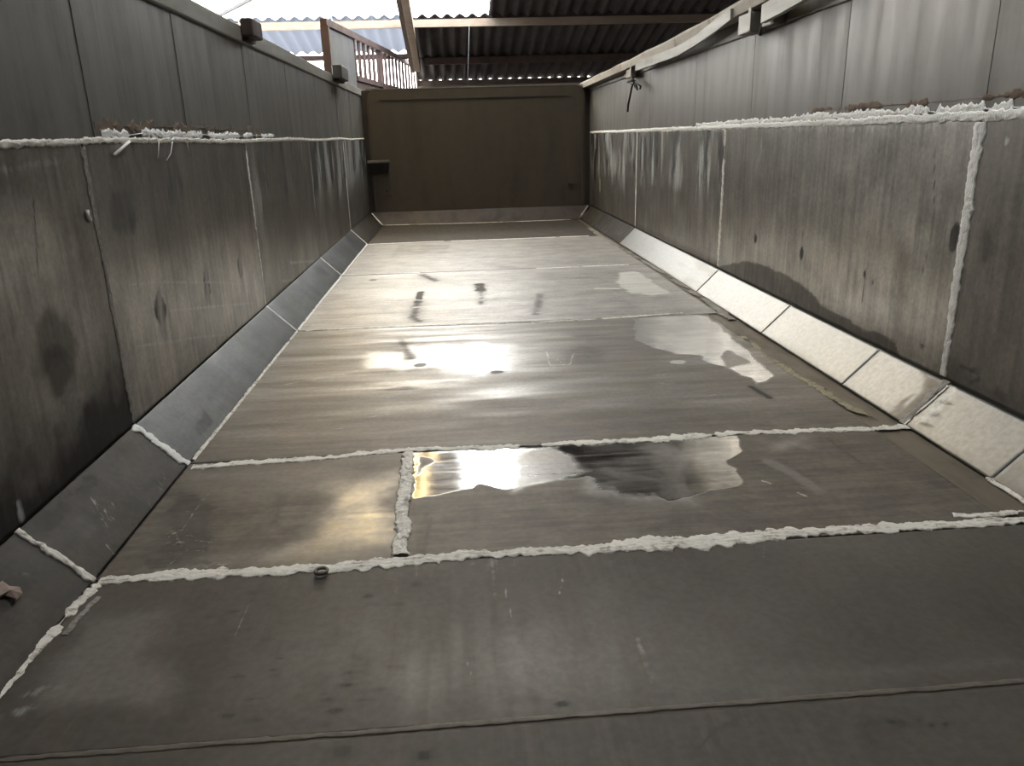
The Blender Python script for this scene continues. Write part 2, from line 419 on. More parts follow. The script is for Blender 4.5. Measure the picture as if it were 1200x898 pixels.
def pt_p0(p):
    noisy_film(p, .86, .3, 3, 3, 1)
    p.stroke([(800, 893), (845, 852), (880, 835)], 'dark', .5, .004)
    p.stroke([(1020, 870), (1008, 855), (1018, 845), (1045, 843)], 'dark', .6, .006)
    for x, y in ((1045, 845), (1052, 850), (1065, 848), (1078, 845), (1090, 850), (1100, 852), (1110, 847)): p.blob((x, y), 'dark', .7, .010, .006)
    p.blob((495, 885), 'dark', .6, .015, .012); p.blob((402, 880), 'dark', .5, .03, .02)
def pt_p1(p):
    noisy_film(p, .80, .35, 3, 3, 2)
    st = fbm(p.a * 60, p.b * 1.5, 1, 4, 9)
    x0 = np.exp(-((p.a - .0) / .28) ** 2)
    p.add('white', x0 * sstep(.42, .75, st) * .32 * sstep(1.15, 1.5, p.b))
    rs = np.random.RandomState(5)
    for k in range(46):
        x = rs.uniform(240, 470); y = rs.uniform(690, 850)
        p.blob((x, y), 'dark', rs.uniform(.25, .6), rs.uniform(.006, .018), rs.uniform(.004, .010))
    p.blob((432, 698), 'dark', .6, .016, .010); p.blob((488, 684), 'dark', .55, .012, .012)
    p.blob((658, 825), 'dark', .7, .014, .008); p.blob((610, 820), 'dark', .4, .03, .010); p.blob((780, 815), 'dark', .5, .02, .010)
    p.stroke([(748, 750), (768, 798)], 'white', .26, .010, .010)
    p.stroke([(590, 685), (603, 735)], 'white', .5, .0016); p.stroke([(660, 672), (656, 695)], 'white', .5, .0016)
    p.stroke([(298, 690), (276, 745)], 'white', .45, .0016); p.stroke([(545, 770), (553, 792)], 'white', .4, .0015)
    p.stroke([(895, 640), (895, 668)], 'white', .5, .0014)
    p.poly([(90, 720), (190, 715), (190, 830), (40, 820)], 'film', .62, .05, .05)
    p.stroke([(30, 815), (70, 800), (40, 830), (5, 838)], 'white', .35, .014, .012)
    p.stroke([(900, 785), (980, 790), (1070, 785), (1190, 775)], 'film', .72, .012, .02)
def pt_p2a(p):
    noisy_film(p, .85, .5, 3, 8, 3)
    p.poly([(205, 560), (262, 600), (262, 670), (165, 672), (185, 610)], 'dark', .55, .03, .04)
    p.poly([(150, 680), (215, 560), (190, 560), (118, 675)], 'film', .95, .02, .03)
    rs = np.random.RandomState(8)
    for k in range(24):
        x = rs.uniform(190, 258); y = rs.uniform(595, 665); dx = rs.uniform(8, 26)
        p.stroke([(x, y), (x + dx * .5, y + rs.uniform(-6, 4)), (x + dx, y + rs.uniform(-9, 9))], 'white', .45, .0018)
    p.stroke([(244, 578), (212, 622)], 'white', .5, .002)
    p.stroke([(330, 582), (322, 612)], 'dark', .42, .016, .012)
    p.poly([(330, 650), (460, 640), (462, 560), (400, 570)], 'film', .5, .08, .06)
def pt_p2b(p):
    noisy_film(p, .93, .25, 3, 10, 4)
    p.poly([(480, 590), (488, 586), (507, 583), (550, 571), (560, 563), (574, 569), (592, 575), (630, 566), (651, 560), (688, 561), (710, 569), (758, 572), (766, 584),
            (782, 591), (811, 584), (827, 573), (857, 568), (865, 560), (862, 549), (854, 541), (867, 528), (862, 510), (660, 518), (480, 528)], 'film', .02, .006, .03, 9)
    p.poly([(680, 515), (800, 508), (815, 590), (690, 575)], 'film', .30, .06, .03)
    p.poly([(597, 526), (655, 522), (686, 552), (650, 565), (600, 577)], 'film', .5, .03, .03)
    p.poly([(500, 534), (512, 540), (489, 556), (486, 532)], 'film', .8, .01, .03)
    p.poly([(895, 516), (945, 513), (945, 525), (905, 530)], 'film', .6, .06, .06)
    p.stroke([(505, 607), (495, 650)], 'dark', .45, .006, .006); p.stroke([(500, 600), (486, 655)], 'dark', .35, .006, .006)
    p.stroke([(558, 592), (556, 618)], 'dark', .5, .006, .01); p.stroke([(560, 600), (600, 612), (640, 600)], 'dark', .25, .01, .012)
    p.stroke([(640, 585), (700, 583), (730, 600), (700, 618)], 'dark', .22, .006, .008); p.stroke([(660, 620), (760, 622), (800, 608)], 'dark', .22, .008, .008)
    p.stroke([(968, 513), (1010, 543)], 'dark', .5, .004); p.stroke([(830, 562), (880, 578), (920, 582)], 'dark', .3, .006)
    p.stroke([(893, 563), (903, 566)], 'white', .7, .005); p.stroke([(935, 577), (945, 581)], 'white', .6, .005)
    p.stroke([(900, 540), (930, 555), (960, 575)], 'film', .7, .02)
def pt_p3(p):
    noisy_film(p, .68, .55, 2.5, 16, 5)
    p.add('film', -.17 * np.exp(-((p.a - .05) / .55) ** 2) * sstep(2.45, 3.0, p.b))
    p.add('film', .22 * sstep(2.7, 2.2, p.b))
    p.poly([(475, 432), (478, 405), (600, 402), (606, 425), (596, 432), (560, 436)], 'film', .36, .05, .06)
    p.poly([(428, 432), (430, 412), (476, 412), (478, 430)], 'film', .40, .03, .02)
    p.poly([(744, 374), (747, 398), (771, 408), (792, 414), (822, 416), (830, 424), (851, 430), (878, 443), (886, 451), (907, 440), (878, 414), (851, 390), (830, 371), (790, 368)], 'film', .0, .012, .02, 14)
    p.poly([(852, 408), (880, 425), (850, 432), (842, 418)], 'film', .6, .01, .02)
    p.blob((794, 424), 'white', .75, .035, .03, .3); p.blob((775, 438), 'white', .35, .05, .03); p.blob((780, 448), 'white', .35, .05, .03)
    p.stroke([(880, 453), (902, 466)], 'dark', 0.9, .015, .02); p.stroke([(800, 472), (838, 462)], 'white', .35, .006)
    rs = np.random.RandomState(13)
    for k in range(46):
        x = rs.uniform(340, 640); y = rs.uniform(425, 505); dx = rs.uniform(10, 50)
        p.stroke([(x, y), (x + dx, y - rs.uniform(-2, 3))], 'white', rs.uniform(.25, .5), rs.uniform(.002, .005))
    for k in range(26):
        x = rs.uniform(330, 900); y = rs.uniform(385, 500); dx = rs.uniform(10, 60)
        p.stroke([(x, y), (x + dx, y + rs.uniform(-3, 3))], 'dark', rs.uniform(.2, .35), rs.uniform(.003, .007))
    p.stroke([(470, 398), (482, 420)], 'dark', 0.68, .03, .04); p.blob((492, 428), 'dark', 1.0, .035, .03); p.blob((583, 436), 'dark', 1.0, .03, .022)
    p.stroke([(640, 412), (645, 428), (668, 427), (672, 414)], 'white', .7, .004); p.stroke([(652, 420), (662, 428)], 'white', .6, .004)
    p.poly([(650, 412), (680, 404), (715, 410), (705, 425), (675, 427)], 'dark', 0.48, .03, .03)
    p.blob((468, 455), 'dark', 0.52, .07, .025); p.stroke([(428, 452), (455, 452)], 'dark', 0.45, .012)
    p.stroke([(335, 450), (420, 434)], 'white', .4, .008)
def pt_p4(p):
    noisy_film(p, .60, .34, 2, 12, 6)
    p.add('dark', .24 * sstep(.25, .65, p.a))
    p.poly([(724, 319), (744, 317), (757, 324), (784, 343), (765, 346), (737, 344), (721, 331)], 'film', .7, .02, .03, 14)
    p.poly([(724, 319), (744, 317), (757, 324), (784, 343), (765, 346), (737, 344), (721, 331)], 'white', .75, .02, .03, 14)  # pale colour painted in place of a bright reflection
    p.stroke([(493, 342), (490, 354)], 'dark', 1.0, .022, .02); p.stroke([(490, 354), (484, 372), (492, 376)], 'dark', 0.75, .035, .05)
    p.stroke([(562, 333), (563, 340)], 'dark', 0.98, .035, .03); p.stroke([(564, 340), (564, 356)], 'dark', 0.68, .022, .03)
    p.stroke([(633, 345), (628, 368)], 'dark', 0.6, .035, .04); p.stroke([(495, 322), (510, 329)], 'dark', 0.75, .04, .05)
    p.stroke([(700, 338), (722, 338)], 'white', .75, .03, .02); p.stroke([(530, 337), (560, 336)], 'white', .6, .02, .02)
    p.stroke([(430, 352), (450, 351)], 'white', .45, .02, .02); p.blob((437, 328), 'dark', 0.6, .03, .04)
    rs = np.random.RandomState(17)
    for k in range(22):
        x = rs.uniform(390, 700); y = rs.uniform(325, 374); dx = rs.uniform(8, 36)
        p.stroke([(x, y), (x + dx, y - rs.uniform(-1, 1.5))], 'dark', rs.uniform(.08, .2), rs.uniform(.006, .014))
def pt_p5(p):
    noisy_film(p, .64, .32, 2, 10, 7)
    p.poly([(458, 301), (470, 287), (527, 287), (521, 296), (488, 298)], 'film', .95, .03, .02)  # rectangular reflection painted in as heavier film
    p.stroke([(577, 309), (600, 314), (628, 323)], 'dark', .35, .07, .06)
    p.stroke([(555, 304), (578, 303)], 'white', .6, .03, .03); p.stroke([(485, 300), (505, 300)], 'white', .5, .03, .03)
def pt_p6(p):
    noisy_film(p, .98, .2, 2, 8, 8); p.ch['dark'][:] = .55 - .3 * sstep(8.0, 7.1, p.b)  # dark channel holds the bulkhead's shade, deepening towards it
    p.stroke([(585, 268), (600, 268)], 'dark', .6, .08, .06)

fplate(-.8195, XE, YN, 1.006, (.012, .012), M_floorY, pt_p0, 'dull brown floor plate nearest the camera, in front of the thin dusty seam', 1)
fplate(-.8195, XE + .08, 1.006, 1.514, (.0055, .0055), M_floorY, pt_p1, 'broad dull floor plate with fine scratches between thin dusty seam and thick white seam', 2)
fplate(-.8195, -.172, 1.514, 2.145, (.004, .004), M_floor, pt_p2a, 'small floor plate with dark scraped stain left of the short white joint', 3)
fplate(-.172, XE, 1.514, 2.145, (.005, .005), M_floor, pt_p2b, 'floor plate with wavy-edged mirror polished patch right of the short white joint', 4)
fplate(-.8195, XE, 2.145, 3.775, (.008, .008), M_floor3, pt_p3, 'large floor plate with the bright white glare in the middle of the bed', 5)
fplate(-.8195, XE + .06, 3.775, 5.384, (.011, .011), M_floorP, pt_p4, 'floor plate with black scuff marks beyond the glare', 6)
fplate(-.8195, XE + .06, 5.384, 7.066, (.018, .018), M_floorP, pt_p5, 'grey floor plate with a painted reflection rectangle, second from the bulkhead', 7)
fplate(-.8195, XE + .06, 7.066, YF, (.022, .022), M_floorY, pt_p6, 'brown floor plate with painted shade, right in front of the bulkhead', 8)

# ================================================================== SIDE LINERS
GL, GR = 'stainless sheets lining the left wall', 'stainless sheets lining the right wall'
Z0 = CZ + .004
def smears(p, amt, ztop, seed, lo=.5, hi=.8, sy=9):
    s_ = .65 * fbm(p.a * sy, p.b * 2.2, 1, 5, seed) + .35 * fbm(p.a * sy * 2.5, p.b * 5, 1, 4, seed + 2)
    p.add('white', .62 * amt * sstep(lo, hi, s_) * sstep(ztop - .75, ztop - .25, p.b))
    d_ = fbm(p.a * sy * .8, p.b * 2.0, 1, 5, seed + 4)
    p.add('dark', amt * .8 * sstep(lo, hi, d_) * sstep(ztop - .6, ztop - .2, p.b))
def pl0(p):
    noisy_film(p, .62, .4, 5, 1, 21)
    p.add('dark', sstep(.50, .18, p.b + (fbm(p.a, p.b, 6, 4, 3) - .5) * .35) * .85)
    p.blob((12, 300), 'film', .02, .22, .09, .7, .2); p.blob((70, 400), 'film', .35, .2, .14, .6, .2)
    p.blob((72, 443), 'dark', .5, .05, .045, .3); p.blob((68, 410), 'film', 1, .08, .1)
    rs = np.random.RandomState(23)
    for k in range(30):
        x = rs.uniform(10, 150); y = rs.uniform(470, 600)
        p.stroke([(x, y), (x - rs.uniform(2, 10), y + rs.uniform(8, 30)), (x + rs.uniform(-8, 12), y + rs.uniform(20, 45))], 'white', rs.uniform(.2, .4), .002)
    p.stroke([(40, 235), (46, 330)], 'dark', .6, .004); p.stroke([(0, 200), (65, 189)], 'white', .45, .012, .01)
    p.stroke([(30, 330), (36, 375)], 'dark', .4, .012, .012); p.stroke([(50, 330), (58, 380)], 'dark', .3, .012, .012)
    p.stroke([(22, 590), (30, 622)], 'white', .7, .010, .008)
def pl1(p):
    noisy_film(p, .55, .4, 5, 1, 22); p.add('film', -.30 * sstep(.62, .50, p.b)); smears(p, .5, .9, 31, .52, .75)
    p.add('dark', .35 * sstep(.62, .80, p.b))
    for x, y, a in ((189, 366, .045), (243, 334, .045), (282, 314, .03)):
        p.blob((x, y), 'dark', .95, a, .055, .35, .5); p.stroke([(x - 2, y - 25), (x, y), (x + 2, y + 18)], 'dark', .45, .03, .03)
    p.stroke([(155, 333), (190, 331), (250, 331), (285, 333), (300, 331)], 'white', .6, .0045); p.stroke([(200, 364), (255, 359), (298, 355)], 'white', .6, .006)
    p.stroke([(163, 406), (210, 399), (235, 395), (273, 392)], 'white', .6, .006)
    p.poly([(130, 220), (155, 215), (160, 270), (130, 275)], 'dark', .6, .05, .06)
    p.stroke([(175, 205), (185, 275)], 'dark', .5, .02, .03); p.stroke([(193, 220), (197, 232)], 'white', .5, .004)
def pl2(p):
    noisy_film(p, .55, .4, 5, 1, 24); smears(p, .85, .9, 35, .42, .68)
    p.stroke([(340, 308), (372, 306)], 'white', .6, .010); p.stroke([(330, 330), (350, 328)], 'white', .5, .012)
def pl3(p):
    noisy_film(p, .6, .4, 5, 1, 25); smears(p, 1, .9, 37, .36, .62)
def pl4(p):
    noisy_film(p, .7, .4, 5, 1, 26); smears(p, 1, .9, 39, .34, .6)
jl = [YN, 2.145, 3.78, 5.40, 7.066, YB - .016]
for k, (pt, lb) in enumerate(((pl0, 'near left liner sheet stained black along its foot'),
                              (pl1, 'left liner sheet with two dark blots and pale horizontal scratches'),
                              (pl2, 'left liner sheet with grey vertical smears, third from the near end'),
                              (pl3, 'left liner sheet with dense white streaks, fourth from the near end'),
                              (pl4, 'far left liner sheet against the bulkhead'))):
    st = (.007, .007) if k < 2 else (.014, .012)
    plate('liner_sheet', (XL, 0, 0), (0, 1, 0), (0, 0, 1), (jl[k] + G, jl[k + 1] - G), (Z0, ZS), st, M_liner, pt, leftpl, lb, 'wall liner', GL, seed=40 + k)
def pr0(p):
    noisy_film(p, .62, .4, 5, 1, 51)
    p.poly([(1150, 265), (1163, 262), (1165, 300), (1155, 312), (1148, 305)], 'dark', .55, .02, .02)
    p.blob((1185, 370), 'dark', .35, .05, .06); p.stroke([(1165, 365), (1180, 362)], 'white', .5, .003)
    p.blob((1179, 166), 'white', .8, .008, .014)
    p.add('dark', .5 * sstep(.30, .16, p.b + (fbm(p.a, p.b, 7, 4, 3) - .5) * .12))
    p.stroke([(1125, 430), (1145, 435), (1148, 445), (1138, 448)], 'dark', .6, .006)
def pr1(p):
    noisy_film(p, .40, .3, 5, 1, 52)
    p.add('dark', .28 * sstep(.42, .8, p.b))
    p.blob((1058, 247), 'film', .02, .30, .10, .7, .2); p.blob((1000, 330), 'film', .2, .5, .12, .7, .2)
    p.poly([(843, 312), (857, 310), (870, 307), (890, 310), (924, 324), (947, 340), (960, 356), (987, 372), (1014, 387), (1031, 392), (1049, 401), (1054, 418), (1040, 430), (840, 322)], 'film', 1.0, .006, .010, 14)
    p.poly([(843, 312), (857, 310), (870, 307), (890, 310), (924, 324), (947, 340), (960, 356), (987, 372), (1014, 387), (1031, 392), (1049, 401), (1054, 418), (1040, 430), (840, 322)], 'dark', .36, .008, .010, 14)
    p.stroke([(941, 272), (940, 290)], 'dark', .7, .004); p.blob((939, 297), 'dark', .9, .018, .03, .4)
    p.stroke([(1013, 318), (1010, 356)], 'dark', .7, .004); p.blob((1013, 322), 'dark', .7, .012, .02, .4); p.blob((1022, 331), 'dark', .7, .008, .010)
    p.blob((885, 280), 'dark', .7, .02, .025)
    p.stroke([(1095, 170), (1094, 250), (1088, 290), (1080, 320)], 'dark', .6, .0035)
    p.blob((1118, 278), 'dark', .8, .022, .05, .3); p.blob((1080, 405), 'dark', .6, .018, .012)
    p.stroke([(1062, 158), (1030, 205), (1012, 230)], 'dark', .4, .012, .012); p.stroke([(1050, 170), (1018, 212)], 'white', .25, .010, .01)
    p.stroke([(893, 165), (885, 200), (878, 215)], 'white', .45, .03, .04); p.stroke([(870, 170), (868, 215)], 'dark', .5, .03, .04)
    p.stroke([(915, 150), (1000, 152), (1080, 148), (1135, 140)], 'white', .4, .02, .02)
    p.stroke([(975, 195), (978, 225)], 'dark', .35, .02, .03)
def pr2(p):
    noisy_film(p, .5, .4, 5, 1, 53);  smears(p, 1, .9, 63, .40, .66, 8)
    p.add('film', .3 * sstep(.19, .14, p.b))
    for x in (832, 852): p.stroke([(x, 285), (x - 1, 308)], 'dark', .5, .02, .02)
def pr3(p):
    noisy_film(p, .6, .4, 5, 1, 54); smears(p, 1, .9, 65, .36, .62, 9)
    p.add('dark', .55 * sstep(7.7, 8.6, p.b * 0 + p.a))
    p.stroke([(703, 213), (703, 222)], 'white', .9, .03, .02)
jr = [YN, 2.197, 4.35, 6.485, YB - .016]
for k, (pt, lb) in enumerate(((pr0, 'near right liner sheet beside the broad white joint'),
                              (pr1, 'long right liner sheet with dark mud mound along its foot'),
                              (pr2, 'right liner sheet with pale vertical smears beyond the mud mound'),
                              (pr3, 'far right liner sheet against the bulkhead'))):
    st = (.010, .010) if k < 2 else (.016, .014)
    plate('liner_sheet', (XR, 0, 0), (0, -1, 0), (0, 0, 1), (-(jr[k + 1] - G), -(jr[k] + G)), (Z0, ZS), st, M_liner,
          (lambda f: (lambda p: (setattr(p, 'a', -p.a), f(p))))(pt), rightpl, lb, 'wall liner', GR, seed=50 + k)

# ================================================================== SLOPING CORNER PLATES
# left: a = Y, b runs from the wall down to the floor edge
dl = V([XFL - XL, 0, -CZ]); LB = float(np.linalg.norm(dl)); dl = dl / LB
def leftcp(x, y):
    n_ = V([n45, 0, n45]); o_ = V([XL, 0, CZ]); d = ray(x, y); t = ((o_ - CAM) @ n_) / (d @ n_); P = CAM + t * d
    return P[1], float((P - o_) @ dl)
dr = V([XR - XFR, 0, CZ]); dr = dr / np.linalg.norm(dr)
def rightcp(x, y):
    n_ = V([-n45, 0, n45]); o_ = V([XFR, 0, 0]); d = ray(x, y); t = ((o_ - CAM) @ n_) / (d @ n_); P = CAM + t * d
    return P[1], float((P - o_) @ dr)
GCL, GCR = 'sloping corner plates along the left wall', 'sloping corner plates along the right wall'
def cl_near(p):
    noisy_film(p, .85, .3, 6, 6, 71); p.add('dark', .45 * sstep(.45, .75, fbm(p.a, p.b, 9, 4, 5)))
    p.stroke([(15, 672), (32, 674)], 'white', .4, .006)
def cl_a(p):
    noisy_film(p, .8, .35, 6, 6, 72)
    p.add('dark', .6 * sstep(.42, .7, fbm(p.a * 9, p.b * 14, 1, 5, 6)) * sstep(2.12, 1.95, p.a))
    rs = np.random.RandomState(31)
    for k in range(34):
        x = rs.uniform(95, 190); y = 560 + (150 - x) * .35 + rs.uniform(0, 70)
        p.stroke([(x, y), (x + rs.uniform(5, 14), y + rs.uniform(4, 16)), (x + rs.uniform(10, 24), y + rs.uniform(10, 26))], 'white', rs.uniform(.25, .45), .0022)
def cl_b(p):
    noisy_film(p, .45, .35, 6, 3, 73); p.poly([(222, 500), (235, 515), (250, 495), (238, 480)], 'dark', .5, .02, .02)
    p.stroke([(205, 487), (232, 503)], 'white', .4, .0025)
def cl_c(p):
    noisy_film(p, .4, .35, 6, 3, 74); p.add('white', .25 * sstep(.5, .8, fbm(p.a, p.b, 25, 3, 9)))
def cl_d(p): noisy_film(p, .3, .3, 6, 3, 75); p.ch['white'] += .0
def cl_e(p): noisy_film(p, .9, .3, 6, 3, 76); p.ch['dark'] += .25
jc = [YN, 1.514, 2.13, 3.785, 5.40, 7.066, YF]
for k, (pt, lb) in enumerate(((cl_near, 'near left corner plate, dirty, with a rusty flake lying on it'),
                              (cl_a, 'short left corner plate with scraped dark smears between two thick white joints'),
                              (cl_b, 'long dark left corner plate beyond the second white joint'),
                              (cl_c, 'speckled left corner plate halfway along the bed'),
                              (cl_d, 'pale bluish left corner plate, second from the bulkhead'),
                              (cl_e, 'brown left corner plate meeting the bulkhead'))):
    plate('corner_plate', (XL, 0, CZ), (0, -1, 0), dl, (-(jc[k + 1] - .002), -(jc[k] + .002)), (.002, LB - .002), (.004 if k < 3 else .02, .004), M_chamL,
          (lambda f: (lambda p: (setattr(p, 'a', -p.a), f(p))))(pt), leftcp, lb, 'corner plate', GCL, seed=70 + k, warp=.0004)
def cr_w(base, sd):
    def f(p):
        noisy_film(p, base, .25, 6, 3, sd)
        p.add('film', .25 * sstep(.04, .0, p.b))
    return f
def cr_b1(p):
    cr_w(.12, 82)(p)
    for q_ in ([(1050, 478), (1062, 468)], [(1058, 470), (1068, 464)], [(1046, 484), (1056, 478)], [(1078, 430), (1086, 440)]): p.stroke(q_, 'film', .7, .008)
    p.poly([(1084, 440), (1104, 448), (1062, 496), (1048, 488), (1080, 460)], 'film', .8, .015, .02)
def cr_b0(p):
    cr_w(.10, 81)(p)
    p.poly([(1118, 446), (1128, 455), (1085, 505), (1066, 498)], 'white', .55, .02, .03)
    for q_ in ([(1080, 495), (1092, 500)], [(1090, 484), (1100, 488)], [(1100, 470), (1115, 474)]): p.stroke(q_, 'film', .7, .006)
def cr_c1(p):
    cr_w(.10, 85)(p); p.add('film', .7 * sstep(8.0, 8.5, p.a)); p.add('film', .2 * sstep(.5, .7, fbm(p.a * 3, p.b * 20, 1, 4, 4)))
jd = [YN, 1.745, 2.165, 2.56, 3.33, 4.32, 6.485, YF]
for k, (pt, lb) in enumerate(((cr_w(.4, 80), 'dull right corner plate at the near end, before the thin cut line'),
                              (cr_b0, 'warm bright right corner plate just in front of the grey smeared joint'),
                              (cr_b1, 'warm bright right corner plate just beyond the grey smeared joint'),
                              (cr_w(.15, 83), 'silver right corner plate below the tail of the mud mound'),
                              (cr_w(.05, 84), 'brightest white right corner plate below the head of the mud mound'),
                              (cr_c1, 'long silver right corner plate beyond the thin white wall joint'),
                              ((lambda p: (cr_w(1., 86)(p), p.ch['dark'].__iadd__(.75))), 'brown right corner plate with painted shade, meeting the bulkhead'))):  # last plate: shade of the bulkhead painted in through the dark channel
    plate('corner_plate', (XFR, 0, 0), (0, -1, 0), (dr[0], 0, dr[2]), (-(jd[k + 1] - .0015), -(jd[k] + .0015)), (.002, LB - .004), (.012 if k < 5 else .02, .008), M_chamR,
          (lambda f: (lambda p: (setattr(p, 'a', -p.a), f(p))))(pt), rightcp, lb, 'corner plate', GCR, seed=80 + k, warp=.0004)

# ================================================================== SEALANT
def bead(name, pts, nrm, w, h, mat, label, cat='sealant', group=None, rag=.5, gap=0., seed=0, ds=.006, na=9, off=0., lump=1.0, fs=60):
    """ragged strip of smeared sealant along pts on a plane with normal nrm; w may be a function of 0..1"""
    P = V([tuple(p) for p in pts], float); nrm = V(nrm, float); nrm /= np.linalg.norm(nrm)
    seg = np.linalg.norm(np.diff(P, axis=0), axis=1); cum = np.r_[0, np.cumsum(seg)]; L = cum[-1]
    n = max(8, int(L / ds)); s_ = np.linspace(0, L, n + 1)
    C = np.stack([np.interp(s_, cum, P[:, k]) for k in range(3)], 1)
    T = np.gradient(C, axis=0); T /= np.linalg.norm(T, axis=1)[:, None]
    S = np.cross(T, nrm)
    wf_ = V([w(t) if callable(w) else w for t in s_ / L])
    lw = wf_ / 2 * (1 + rag * 2.2 * (fbm(s_, 0 * s_, fs, 5, seed) - .5) + rag * .6 * (fbm(s_, 0 * s_, 5, 2, seed + 8) - .5))
    rw = wf_ / 2 * (1 + rag * 2.2 * (fbm(s_, 0 * s_ + 9, fs, 4, seed + 1) - .5) + rag * .6 * (fbm(s_, 0 * s_ + 4, 5, 2, seed + 9) - .5))
    if gap > 0:                                          # places where the smear thins out to a thread
        cov = fbm(s_, 0 * s_ + 5, 9, 4, seed + 12); thr = np.quantile(cov, gap)
        thin = .10 + .90 * sstep(thr - .02, thr + .02, cov); lw = lw * thin; rw = rw * thin
    cw = wf_ * .25 * rag * 2 * (fbm(s_, 0 * s_ + 3, 7, 3, seed + 2) - .5)
    tt = np.linspace(-1, 1, na + 1)
    VV = []
    for j, t in enumerate(tt):
        lat = cw + np.where(t < 0, t * lw, t * rw)
        prof = max(0, 1 - abs(t) ** 3) ** .6
        nz = fbm(s_ * .8, lat * 2.6, 90, 4, seed + 6)
        hh = off + h * prof * (.35 + lump * 1.3 * nz)
        VV.append(C + S * lat[:, None] + nrm * (hh * .55)[:, None])
    VV = np.stack(VV, 1).reshape(-1, 3); W = na + 1
    F = []
    for i in range(n):
        for j in range(na): F.append((i * W + j, i * W + j + 1, (i + 1) * W + j + 1, (i + 1) * W + j))
    used = sorted({k for f in F for k in f}); mp = {k: i for i, k in enumerate(used)}
    o = link(name, VV[used], [tuple(mp[k] for k in f) for f in F], mat, None, True)
    sol = o.modifiers.new('solid', 'SOLIDIFY'); sol.thickness = max(.0006, off * .9); sol.offset = -1
    tag(o, label, cat, group)
    return o
F3 = lambda px: [V([*floorpl(x, y), .0002]) for x, y in px]
L3 = lambda px: [(lambda q: V([XL + .0002, q[0], q[1]]))(leftpl(x, y)) for x, y in px]
R3 = lambda px: [(lambda q: V([XR - .0002, q[0], q[1]]))(rightpl(x, y)) for x, y in px]
UPN = (0, 0, 1)
GS = 'white sealant across the floor'
bead('weld_seam', F3([(-60, 898), (0, 892), (200, 876), (400, 861), (600, 845), (800, 829), (1000, 814), (1200, 799), (1260, 795)]), UPN, .012, .0035, M_weld, 'thin dusty raised seam crossing the floor nearest the camera', 'seam', rag=.5, seed=2)
bead('sealant_bead', F3([(117, 681), (180, 676), (260, 672), (330, 670), (390, 667), (440, 663), (480, 658), (540, 652), (600, 648), (660, 644), (720, 642), (800, 636), (860, 632), (930, 625), (1000, 622), (1060, 619), (1120, 615), (1200, 611), (1240, 608)]),
     UPN, lambda t: .040 + .020 * math.exp(-((t - .60) / .12) ** 2) - .010 * (t < .05) + .004 * math.sin(t * 25), .006, M_seal, 'thickest white sealant seam crossing the whole floor in front of the small plates', group=GS, rag=.75, seed=3, ds=.004, na=12)
bead('sealant_bead', F3([(225, 548), (300, 542), (380, 537), (440, 530), (500, 527), (560, 526), (620, 523), (680, 519), (720, 517), (765, 516), (800, 512), (860, 508), (920, 506), (980, 504), (1040, 502), (1065, 499)]),
     UPN, lambda t: .034 + .018 * math.exp(-((t - .66) / .04) ** 2), .005, M_seal, 'second white sealant seam crossing the floor, running behind the mirror polished patch', group=GS, rag=.9, gap=.04, seed=14, ds=.004, na=10)
bead('sealant_bead', F3([(479, 531), (476, 560), (474, 590), (472, 620), (470, 652)]), UPN, .038, .008, M_seal, 'short lengthwise white sealant joint between the two small floor plates', rag=.5, seed=5, ds=.003, na=12, lump=1.5)
bead('sealant_bead', F3([(358, 388), (440, 384), (540, 381), (625, 378), (700, 374), (800, 367)]), UPN, .020, .004, M_seal, 'thin white floor seam just beyond the bright glare', group=GS, rag=.8, gap=.18, seed=6, ds=.008, na=6)
bead('sealant_bead', F3([(402, 322.5), (450, 321), (492, 320)]), UPN, .028, .004, M_sealw, 'short white floor seam at the left beyond the black scuffs', group=GS, rag=.5, seed=7, ds=.01, na=6)
bead('sealant_bead', F3([(628, 315), (680, 312.5), (737, 310.5)]), UPN, .028, .004, M_sealw, 'short white floor seam at the right beyond the black scuffs', group=GS, rag=.7, gap=.1, seed=8, ds=.01, na=6)
bead('sealant_bead', F3([(431, 286.5), (500, 283.5), (600, 280), (690, 276.5), (712, 286)][:4]), UPN, .030, .004, M_sealw, 'white floor seam second from the bulkhead', group=GS, rag=.6, gap=.05, seed=9, ds=.012, na=6)
bead('sealant_bead', F3([(448, 264), (520, 262.3), (600, 260), (668, 257.5)]), UPN, .032, .005, M_seal, 'faint white seam where the floor meets the bulkhead', group=GS, rag=.6, gap=.2, seed=10, ds=.014, na=6)
# lengthwise seams at the floor edges
bead('sealant_bead', F3([(-25, 838), (0, 812), (30, 778), (60, 745), (85, 716), (117, 684)]), (.3, 0, 1), .026, .007, M_seal, 'clumpy white sealant along the near left floor edge', rag=.95, gap=.12, seed=21, ds=.003, na=10)
bead('sealant_bead', F3([(115, 700), (95, 722), (75, 745), (140, 700)][:3]), UPN, .012, .003, M_sealg, 'grey sealant smear beside the near left floor edge', rag=.9, seed=22, ds=.004)
bead('sealant_bead', [V([XFL + .003, y, .001]) for y in (2.17, 2.7, 3.2, 3.77)], (.4, 0, 1), .013, .004, M_seal, 'narrow white sealant along the left floor edge beside the long dark corner plate', rag=.5, gap=.04, seed=23, ds=.01, na=6)
bead('sealant_bead', [V([XFL + .003, y, .001]) for y in (3.8, 4.6, 5.37)], (.4, 0, 1), .015, .004, M_sealw, 'narrow white sealant along the left floor edge beside the speckled corner plate', rag=.5, seed=24, ds=.012, na=6)
bead('sealant_bead', [V([XFL + .003, y, .001]) for y in (5.4, 6.2, 7.05)], (.4, 0, 1), .017, .004, M_sealw, 'narrow white sealant along the left floor edge beside the bluish corner plate', rag=.5, seed=25, ds=.014, na=6)
